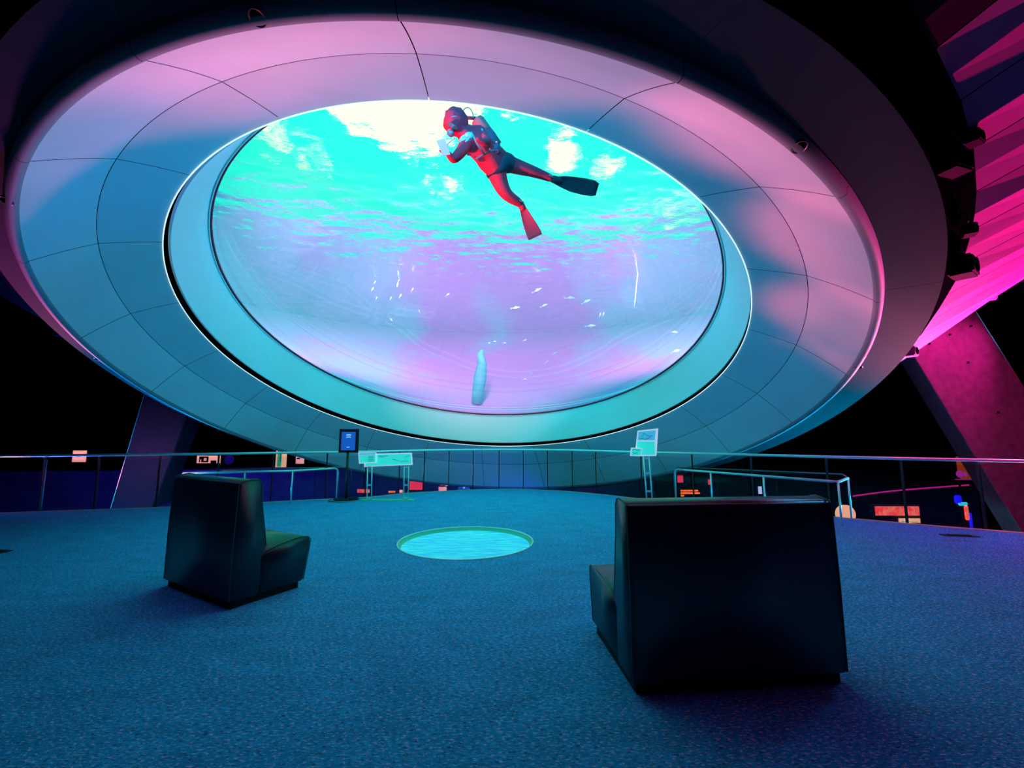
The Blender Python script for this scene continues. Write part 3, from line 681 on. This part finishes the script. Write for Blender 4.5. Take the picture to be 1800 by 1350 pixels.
display('wall_screen', 'pale sliver of a screen just left of the poster stand', 'screen', 575, 811, 590, 816, DY, 'g_pinkw')
display('wall_screen', 'thin pale screen between poster stand and wide sign', 'screen', 619, 820, 630, 823, DY, 'g_pinkw')
display('wall_screen', 'red mosaic screen low at the far right', 'screen', 1539, 890, 1614, 906, 11.5, 'g_red')
display('wall_screen', 'cream screen with dark curves below the red mosaic screen', 'screen', 1580, 911, 1616, 919, 11.0, 'g_cream', ((.1, .3, .5, .45, 'g_green'), (.55, .15, .9, .3, 'g_green')))
display('red_display', 'glowing red panel behind the right leg of the wide sign', 'panel', 720, 841, 743, 861, 15.5, 'g_redp')
display('red_booth', 'stacked red lit booth fronts beyond the rail', 'panel', 774, 846, 790, 853, 15.5, 'g_redp', (), False)
display('red_booth', 'lower orange red booth front at the floor edge', 'panel', 771, 856, 785, 863, 15.0, 'g_pink2', (), False)
display('red_screen', 'small glowing red sign seen through the right guard rail', 'sign', 1191, 836, 1200, 848, 15, 'g_redp')
display('white_tag', 'pale tag hanging behind the right guard rail', 'tag', 1333, 855, 1338, 868, 10, 'frame', (), False)
display('red_screen', 'tiny red lit sign right of the first one', 'sign', 1245, 843, 1250, 852, 15, 'g_redp')
display('red_case', 'red lit showcase behind the left leg of the wide sign', 'showcase', 628, 860, 650, 866, 14, 'g_red', (), False)
display('orange_case', 'small orange lit showcase between the legs of the wide sign', 'showcase', 683, 863, 695, 866, 14, 'g_orange', (), False)
display('cream_case', 'small cream lit showcase beside the right leg of the wide sign', 'showcase', 701, 861, 708, 866, 14, 'g_pinkw', (), False)
# orange lit banner with rows of lettering
a = at_y(1197, 874, 12.5); t = thing('lit_banner', 'glowing orange lettering banner seen through the right guard rail', 'banner', (a.x, 12.5, a.z))
for r_, (x0, x1) in enumerate(((0, .50), (.0, .55), (.0, .12))):
    z = .14 - r_ * .07 + .02
    for k in range(int((x1 - x0) / .05)): boxo('letter', (x0 + k * .05, -.01, z), (x0 + k * .05 + .04, .01, z + .045), 'g_orange', t)
# discs
def disc(lab, px, py, r, d, m):
    r *= 29.9 / d if d > 20 else 1; d = 29.97 if d > 20 else d; c = at_y(px, py, d); t = thing('round_sign', lab, 'sign', (c.x, d, c.z - r)); cylo('disc', (0, 0, r), r, .10, m, t, 32, axis=(0, 1, 0))
    if d < 20: boxo('support', (-.03, .03, -4 - (c.z - r)), (.03, .06, r), 'fixture', t)
    bm = bmesh.new(); tube(bm, [(r * math.cos(u), -.03, r + r * math.sin(u)) for u in [2 * PI * i / 32 for i in range(32)]], r * .05, 5, True); obj('rim', bm, m, t)
disc('dim blue round sign at the far left above the rail', 32, 780, .35, 21, 'g_disc')
disc('dim blue round sign hidden half behind the rail, beside the pale pink screen', 174, 808, .26, 21, 'g_disc')
disc('dim blue round sign between the pink screen and the green display', 403, 808, .22, 21, 'g_disc')
disc('cream glowing dome light beside the right guard rail posts', 1486, 904, .22, 11.0, 'g_cream')
c = at_y(1687, 833, 11.5); t = thing('logo_sign', 'small magenta round logo with lettering at the right column', 'sign', (c.x, 11.5, c.z - .1))
boxo('support', (-.02, .02, -4 - c.z + .1), (.02, .05, 0), 'fixture', t); cylo('logo_disc', (0, 0, .1), .085, .03, 'g_mag', t, 24, axis=(0, 1, 0)); boxo('logo_mark', (.12, -.01, .04), (.15, .01, .15), 'g_mag', t); boxo('logo_mark', (.16, -.01, .04), (.18, .01, .12), 'g_mag', t); boxo('lettering', (-.14, -.01, -.05), (.28, .01, -.035), 'g_mag', t)
c = at_y(1692, 885, 11.0); t = thing('neon_figure', 'blue and turquoise lit display figure at the far right edge', 'display', (c.x, 11.0, c.z - .35))
boxo('blue_shape', (-.19, -.02, .34), (-.02, .02, .55), 'g_blue2', t, .03); boxo('turquoise_shape', (-.12, -.03, .30), (.12, .01, .38), 'g_cyan', t, .02); boxo('red_shape', (.02, -.02, -.05), (.13, .02, .30), 'g_red', t, .02); boxo('blue_strip', (.13, -.02, -.30), (.17, .02, .12), 'g_blue2', t)
# magenta lit counter line
P = [at_y(1500, 872, 12.5), at_y(1560, 864, 12.8), at_y(1640, 857, 13), at_y(1703, 852.5, 13.2)]
t = thing('counter', 'dark curved counter with magenta lit top edge at the far right', 'counter')
tubeo('edge_strip', smooth_line(P, 4), .022, 'g_magstrip', t, 6)
for A, B in zip(P, P[1:]):
    d = B - A; mt = Matrix.Translation(A) @ Matrix.Rotation(math.atan2(d.y, d.x), 4, 'Z'); bm = bmesh.new(); box(bm, (0.01, .0, -3), (d.length - .01, .2, -.03), mt); obj('front_panel', bm, 'fixture', t)
a = at_y(1690, 842, 11.8); b2 = at_y(1718, 803, 11.8); t = thing('orange_pillar_light', 'dim orange lit strip beside the right column', 'light', (a.x, 11.8, a.z)); boxo('panel', (0, 0, 0), (b2.x - a.x, .08, b2.z - a.z), 'g_rust', t); boxo('housing', (-.03, .08, -.03), (b2.x - a.x + .03, .14, b2.z - a.z + .03), 'bezel', t)
# blue fish-shaped model at the floor edge
c = at_y(810, 858, 14.5); t = thing('exhibit_model', 'small blue and white exhibit model at the rail, centre left', 'exhibit', (c.x, 14.5, c.z - .1))
bm = bmesh.new(); bmesh.ops.create_uvsphere(bm, u_segments=16, v_segments=10, radius=.2); bmesh.ops.scale(bm, verts=bm.verts, vec=(1, .6, .7)); obj('body', bm, 'g_blue', t, True, (0.1, 0, .06))
tubeo('arm', [(-.5, -.05, .18), (-.1, -.05, .30)], .02, 'frame', t); tubeo('fin', [(.1, -.1, .1), (.2, -.1, .30)], .03, 'frame', t); boxo('stand', (.05, -.1, -.15), (.35, .1, -.06), 'g_pinkw', t)

# ------------------------------------------------------------------ life in the tank
def fish_mesh():
    bm = bmesh.new(); prof = [(-.5, .012), (-.36, .035), (-.2, .085), (0, .12), (.2, .11), (.36, .07), (.46, .03), (.5, .008)]; rings = []
    for x, r in prof:
        rings.append([bm.verts.new((x, r * .45 * math.cos(2 * PI * k / 8), r * math.sin(2 * PI * k / 8) + .10 * (.25 - x * x))) for k in range(8)])
    for A, B in zip(rings, rings[1:]):
        for k in range(8): bm.faces.new((A[k], A[(k + 1) % 8], B[(k + 1) % 8], B[k]))
    bm.faces.new(rings[0]); bm.faces.new(rings[-1])
    def fin(ps):
        f = [bm.verts.new((x, .006, z)) for x, z in ps]; g = [bm.verts.new((x, -.006, z)) for x, z in ps]; bm.faces.new(f); bm.faces.new(g)
        for i in range(len(ps)): bm.faces.new((f[i], f[(i + 1) % len(ps)], g[(i + 1) % len(ps)], g[i]))
    fin([(-.46, .01), (-.66, .13), (-.60, .0), (-.66, -.13)]); fin([(.12, .13), (-.02, .22), (-.15, .12)]); fin([(.1, -.07), (-.02, -.15), (-.1, -.06)])
    bmesh.ops.recalc_face_normals(bm, faces=bm.faces); me = bpy.data.meshes.new('fish'); bm.to_mesh(me); bm.free(); me.materials.append(M['fish'])
    me.polygons.foreach_set('use_smooth', [True] * len(me.polygons)); return me
fm = fish_mesh()
FISH = [(655, 508, 9, 60), (659, 496, 8, 50), (699, 500, 9, 80), (701, 493, 7, 60), (704, 520, 9, 60), (725, 509, 10, 60), (787, 518, 11, 40), (662, 524, 7, 70), (687, 524, 7, 70), (737, 547, 8, 100), (688, 562, 9, 130),
        (907, 541, 18, 5), (957, 537, 16, 25), (1003, 524, 22, 5), (1031, 530, 20, 28), (945, 510, 20, 25), (1039, 573, 20, 5), (1055, 553, 10, 70), (1061, 552, 10, 70), (870, 600, 7, 0), (887, 603, 7, 0), (923, 598, 8, 20),
        (975, 621, 9, 35), (962, 636, 10, 35), (933, 657, 7, 60), (922, 667, 10, 0), (1186, 584, 14, -5), (1189, 617, 18, 15), (860, 603, 6, 20), (833, 490, 6, 0)]
ORD = ['first', 'second', 'third', 'fourth', 'fifth', 'sixth', 'seventh', 'eighth', 'ninth', 'tenth', 'eleventh', 'twelfth', 'thirteenth']
def grp(f):
    x, y = f[0], f[1]
    if x < 850: return 'loose group of tiny pale fish in the left half of the window'
    if x > 1100: return 'fish close to the right edge of the round window'
    return 'silvery fish below the glittering patch' if y < 580 else 'tiny pale fish low in the middle of the window'
for gname in sorted({grp(f) for f in FISH}):
    mem = sorted([f for f in FISH if grp(f) == gname])
    for i, (x, y, sz_, a) in enumerate(mem):
        el = 13.0; c = at_y(x, y, el); L = sz_ * el / FOC
        o = bpy.data.objects.new('fish', fm); C.objects.link(o); o.location = c; o.scale = (L * .86,) * 3; o.rotation_euler = (0, -R(a), R(random.uniform(-15, 15)))
        lab = '%s fish, %s from the left in the %s' % ('long slender' if sz_ > 15 else ('pale' if sz_ > 8 else 'tiny faint'), ORD[i], 'left half' if x < 850 else ('group under the glittering patch' if y < 580 and x < 1100 else ('pair at the right window edge' if x > 1100 else 'group low in the window')))
        tag(o, lab, 'fish', gname)
# rope and pale rock
tag(tubeo('rope', [at_y(1125, 432, 12.5), at_y(1122, 470, 12.5), at_y(1115, 540, 12.5)], .009, 'rope'), 'thin pale rope hanging in the water at the right', 'rope')
def rock(name, lab, P, rad, seg=10):
    bm = bmesh.new(); tube(bm, P, rad, seg)
    for v in bm.verts: v.co += Vector((mn.noise(v.co * 4), mn.noise(v.co * 4 + Vector((7, 0, 0))), mn.noise(v.co * 4 + Vector((0, 9, 0))))) * .06
    tag(obj(name, bm, 'rock', None, True), lab, 'rock')
rock('rock_pillar', 'pale turquoise rock pillar standing low in the middle of the window', [at_y(x, y, 13.2) for x, y in ((838, 712), (840, 690), (844, 665), (847, 640), (846, 622), (848, 614))], [.16, .17, .19, .17, .10, .04])
# bubbles
bm = bmesh.new()
for k in range(70):
    c = at_y(915 + random.gauss(0, 12), 326 + random.gauss(0, 11), 7.6 + random.uniform(-.2, .2)); bmesh.ops.create_icosphere(bm, subdivisions=1, radius=random.uniform(.004, .011), matrix=Matrix.Translation(c))
o = obj('bubbles', bm, 'bubble', None, True); tag(o, 'faint cluster of air bubbles between the legs of the diver', 'bubbles'); o['kind'] = 'stuff'

# ------------------------------------------------------------------ diver
def D(px, py, dz=0.): return CAM + ray(px, py) * (6.4 + dz)
dv = thing('person', 'scuba diver in a red wetsuit floating in the water, holding a slate', 'person', D(868, 290))
O = Vector(dv.location)
def skin(name, verts, edges, radii, m, parent, sub=2, root=0, off=O):
    me = bpy.data.meshes.new(name); me.from_pydata([tuple(v - off) for v in verts], edges, []); o = link(name, me, m, parent)
    sk = o.modifiers.new('skin', 'SKIN'); sk.use_smooth_shade = True
    for i, r in enumerate(radii):
        d = me.skin_vertices[0].data[i]; d.radius = (r, r) if not isinstance(r, tuple) else r; d.use_root = (i == root)
    if sub: s = o.modifiers.new('sub', 'SUBSURF'); s.levels = sub; s.render_levels = sub
    dg = bpy.context.evaluated_depsgraph_get(); bpy.context.view_layer.update(); ev = o.evaluated_get(bpy.context.evaluated_depsgraph_get())
    nm = bpy.data.meshes.new_from_object(ev); o.modifiers.clear(); o.data = nm
    nm.polygons.foreach_set('use_smooth', [True] * len(nm.polygons)); return o
V = [(868, 288, 0), (853, 268, -.12), (838, 250, -.2), (826, 240, -.26), (816, 232, -.3), (806, 222, -.33), (798, 210, -.34),      # 0 pelvis .. 6 crown
     (873, 302, .02), (880, 325, .08), (890, 343, .12), (905, 352, .2), (917, 360, .28),                                      # 7-11 lower leg chain
     (884, 284, .05), (908, 293, .12), (932, 300, .2), (952, 307, .3), (972, 315, .38),                                        # 12-16 upper leg
     (819, 254, -.3), (808, 270, -.36), (796, 281, -.42), (789, 272, -.5), (785, 266, -.53),                                       # 17-21 left arm
     (847, 236, -.26), (858, 248, -.42), (850, 250, -.55), (836, 243, -.62)]                                             # 22-25 right arm
Rr = [.175, .19, .215, .19, .10, .13, .10, .15, .125, .095, .078, .056, .14, .115, .09, .072, .056, .10, .08, .07, .045, .034, .08, .062, .052, .036]
Eg = [(0, 1), (1, 2), (2, 3), (3, 4), (4, 5), (5, 6), (0, 7), (7, 8), (8, 9), (9, 10), (10, 11), (0, 12), (12, 13), (13, 14), (14, 15), (15, 16), (3, 17), (17, 18), (18, 19), (19, 20), (20, 21), (3, 22), (22, 23), (23, 24), (24, 25)]
skin('body', [D(*v) for v in V], Eg, Rr, 'suit', dv)
skin('hips', [D(862, 281, -.05), D(868, 288, 0), D(884, 284, .05), D(908, 293, .12), D(873, 302, .02), D(876, 312, .05)], [(0, 1), (1, 2), (2, 3), (1, 4), (4, 5)], [.22, .21, .175, .138, .185, .16], 'navy', dv)['label'] = 'navy shorts'  # dark shell put in for the gradual darkening of the wetsuit here
# dive vest with pockets
ve = skin('dive_vest', [D(868, 277, -.0), D(856, 262, -.03), D(846, 246, -.08), D(838, 230, -.12)], [(0, 1), (1, 2), (2, 3)], [.19, .235, .24, .18], 'suit2', dv)
for (x, y) in ((848, 275), (838, 268), (826, 264), (872, 262)):
    bm = bmesh.new(); bmesh.ops.create_cube(bm, size=1); bmesh.ops.scale(bm, verts=bm.verts, vec=(.12, .08, .14)); bmesh.ops.bevel(bm, geom=bm.edges[:], offset=.02, segments=2, affect='EDGES'); obj('pocket', bm, 'suit2', ve, True, D(x, y, -.2) - O)
for P2 in (((828, 232, -.42), (838, 252, -.40), (852, 272, -.3)), ((846, 226, -.36), (856, 246, -.30), (866, 262, -.2)), ((836, 280, -.26), (856, 268, -.3), (874, 262, -.2))):
    tubeo('strap', [D(*p) - O for p in P2], .016, 'hose', ve)
for (x, y) in ((850, 250), (856, 256), (861, 262), (839, 258), (873, 250)):
    bm = bmesh.new(); bmesh.ops.create_icosphere(bm, subdivisions=1, radius=.018); obj('buckle', bm, 'skin', ve, True, D(x, y, -.32) - O)
# air cylinder
A = D(836, 208, .05) - O; B = D(872, 258, .2) - O
ct = tubeo('air_cylinder', [A, A.lerp(B, .03), A.lerp(B, .12), B], [.04, .085, .105, .105], 'tankp', dv, 16)
tubeo('valve', [D(817, 207, -.02) - O, D(836, 208, .05) - O], .024, 'suit2', ct)
bm = bmesh.new(); tube(bm, [D(817 + 4 * math.cos(u), 206 + 4 * math.sin(u), -.02) - O for u in [2 * PI * i / 14 for i in range(14)]], .010, 6, True); obj('valve_knob', bm, 'hose', ct, True)
tubeo('hose', [D(811 + 10.5 - 10.5 * math.cos(PI * i / 12), 207 - 18 * math.sin(PI * i / 12), -.05) - O for i in range(13)], .008, 'hose', dv)
tubeo('hose', [D(840 + 11 * math.sin(PI * i / 12), 208 + 26 * i / 12, .02) - O for i in range(13)], .008, 'hose', dv)
tubeo('hose', [D(804 + i * .2, 192 + 3.2 * i, -.1) - O for i in range(8)], .008, 'hose', dv)
# head gear
hd = D(801, 214, -.34)
bm = bmesh.new(); bmesh.ops.create_icosphere(bm, subdivisions=3, radius=1)
for v in bm.verts: v.co = Vector((v.co.x * .175, v.co.y * .16, v.co.z * .195)) * (1 + .16 * mn.noise(v.co * 2.5)) 
hood = obj('hood', bm, 'suit', dv, True, hd - O)
bm = bmesh.new(); bmesh.ops.create_cube(bm, size=1); bmesh.ops.scale(bm, verts=bm.verts, vec=(.15, .06, .075)); bmesh.ops.bevel(bm, geom=bm.edges[:], offset=.022, segments=3, affect='EDGES')
mk = obj('mask', bm, 'maskglass', dv, True, D(796, 222, -.49) - O); mk.rotation_euler = (R(-20), R(35), 0)
tubeo('mask_strap', [D(786, 214, -.42) - O, D(796, 205, -.50) - O, D(812, 204, -.44) - O], .012, 'hose', dv)
cylo('regulator', D(792, 234, -.48) - O, .045, .06, 'hose', dv, 16, True, axis=(0.2, 1, .4))
bm = bmesh.new(); bmesh.ops.create_icosphere(bm, subdivisions=2, radius=.022); obj('nose', bm, 'suit', dv, True, D(794, 227, -.52) - O)
# gloves with five fingers
def hand(base, tip_dir, side_dir, m, name, curl):
    vs = [base]; ed = []; rd = [(.040, .030)]
    k = base + tip_dir * .05; vs.append(k); ed.append((0, 1)); rd.append((.046, .026))
    h = skin(name, vs, ed, rd, m, dv, 1)
    for i, (s, L) in enumerate(((-.036, .075), (-.012, .088), (.012, .082), (.034, .066))):
        p0 = base + tip_dir * .03 + side_dir * s; p1 = base + tip_dir * .075 + side_dir * s * 1.15; p2 = p1 + (tip_dir + curl * .4).normalized() * L * .5; p3 = p2 + (tip_dir + curl * .9).normalized() * L * .5
        skin('finger', [p0, p1, p2, p3], [(0, 1), (1, 2), (2, 3)], [.013, .0135, .0115, .009], m, h, 1)
    p0 = base + side_dir * -.02; p1 = p0 + side_dir * -.045 + tip_dir * .03; p2 = p1 + (tip_dir * .8 - side_dir * .4 + curl * .4).normalized() * .045
    skin('thumb', [p0, p1, p2], [(0, 1), (1, 2)], [.016, .014, .010], m, h, 1)
cu = Vector((0, -.4, -.6))
hb = D(826, 240, -.70); hand(hb, (D(800, 245, -.74) - hb).normalized(), Vector((0, .3, 1)).normalized(), 'skin', 'right_hand', Vector((0, .2, -.5)))
hb = D(786, 268, -.52); hand(hb, (D(779, 256, -.56) - hb).normalized(), (D(792, 262, -.5) - D(780, 268, -.5)).normalized(), 'suit', 'left_hand', Vector((0, -.6, .2)))
# wrist cuff, pale glove bulge
bm = bmesh.new(); bmesh.ops.create_icosphere(bm, subdivisions=2, radius=1); bmesh.ops.scale(bm, verts=bm.verts, vec=(.062, .045, .060)); obj('glove_cuff', bm, 'skin', dv, True, D(824, 240, -.69) - O)
# fins
def fin(name, P, widths, m, boot, tip_w=None):
    pts = [D(*p) for p in P]; bm = bmesh.new(); rows = []
    for i, (p, w) in enumerate(zip(pts, widths)):
        d = (pts[min(i + 1, len(pts) - 1)] - pts[max(i - 1, 0)]).normalized(); sd = d.cross(ray(900, 300)).normalized(); up = sd.cross(d).normalized()
        th = .030 - .022 * i / (len(pts) - 1)
        rows.append([bm.verts.new(p - O + sd * w * s + up * (th * (1 if abs(s) > .85 else .45) * u)) for s, u in ((-1, 1), (-.8, 1), (-.3, .6), (.3, .6), (.8, 1), (1, 1), (1, -1), (.8, -1), (.3, -.6), (-.3, -.6), (-.8, -1), (-1, -1))])
    for A2, B2 in zip(rows, rows[1:]):
        for k in range(12): bm.faces.new((A2[k], A2[(k + 1) % 12], B2[(k + 1) % 12], B2[k]))
    bm.faces.new(rows[0]); bm.faces.new(rows[-1])
    f = obj(name, bm, m, dv, True)
    skin('boot', [D(*b) for b in boot], [(i, i + 1) for i in range(len(boot) - 1)], [.058, .062, .052], m, f, 1)
    a = D(*boot[0]) - O; tubeo('fin_strap', [a + Vector((-.055, -.05, .02)), a + Vector((0, -.075, .0)), a + Vector((.055, -.05, -.02))], .010, 'hose', f)
    return f
f = fin('swim_fin', [(976, 317, .40), (990, 320, .45), (1006, 324, .5), (1026, 328, .56), (1042, 331, .61), (1050, 333, .63)], [.05, .085, .112, .122, .118, .09], 'fin_dark', [(966, 313, .36), (976, 316, .4), (988, 319, .44)]); f['label'] = 'dark teal fin'
f = fin('swim_fin', [(919, 366, .30), (923, 376, .34), (928, 388, .38), (934, 401, .44), (939, 412, .48), (941, 417, .5)], [.05, .07, .090, .108, .118, .115], 'fin_red', [(914, 357, .25), (917, 362, .29), (921, 371, .32)]); f['label'] = 'red fin'
# slate held in the hand
SP = [D(778.5, 274.5, -.60), D(792, 271.5, -.60), D(782, 243.5, -.66), D(767, 247.5, -.66)]
so = SP[0].copy(); t = thing('writing_slate', 'pale rectangular slate held up in front of the diver', 'slate', so)
bm = bmesh.new(); nrm = (SP[1] - SP[0]).cross(SP[3] - SP[0]).normalized() * .008; f_ = [bm.verts.new(p - so + nrm) for p in SP]; k_ = [bm.verts.new(p - so - nrm) for p in SP]; bm.faces.new(f_); bm.faces.new(k_)
for i in range(4): bm.faces.new((f_[i], f_[(i + 1) % 4], k_[(i + 1) % 4], k_[i]))
bmesh.ops.bevel(bm, geom=bm.edges[:], offset=.002, segments=1, affect='EDGES'); obj('board', bm, 'slate', t)
tubeo('cord', [D(786, 255, -.66) - so, D(790, 250, -.7) - so, D(800, 243, -.72) - so], .005, 'hose', t)
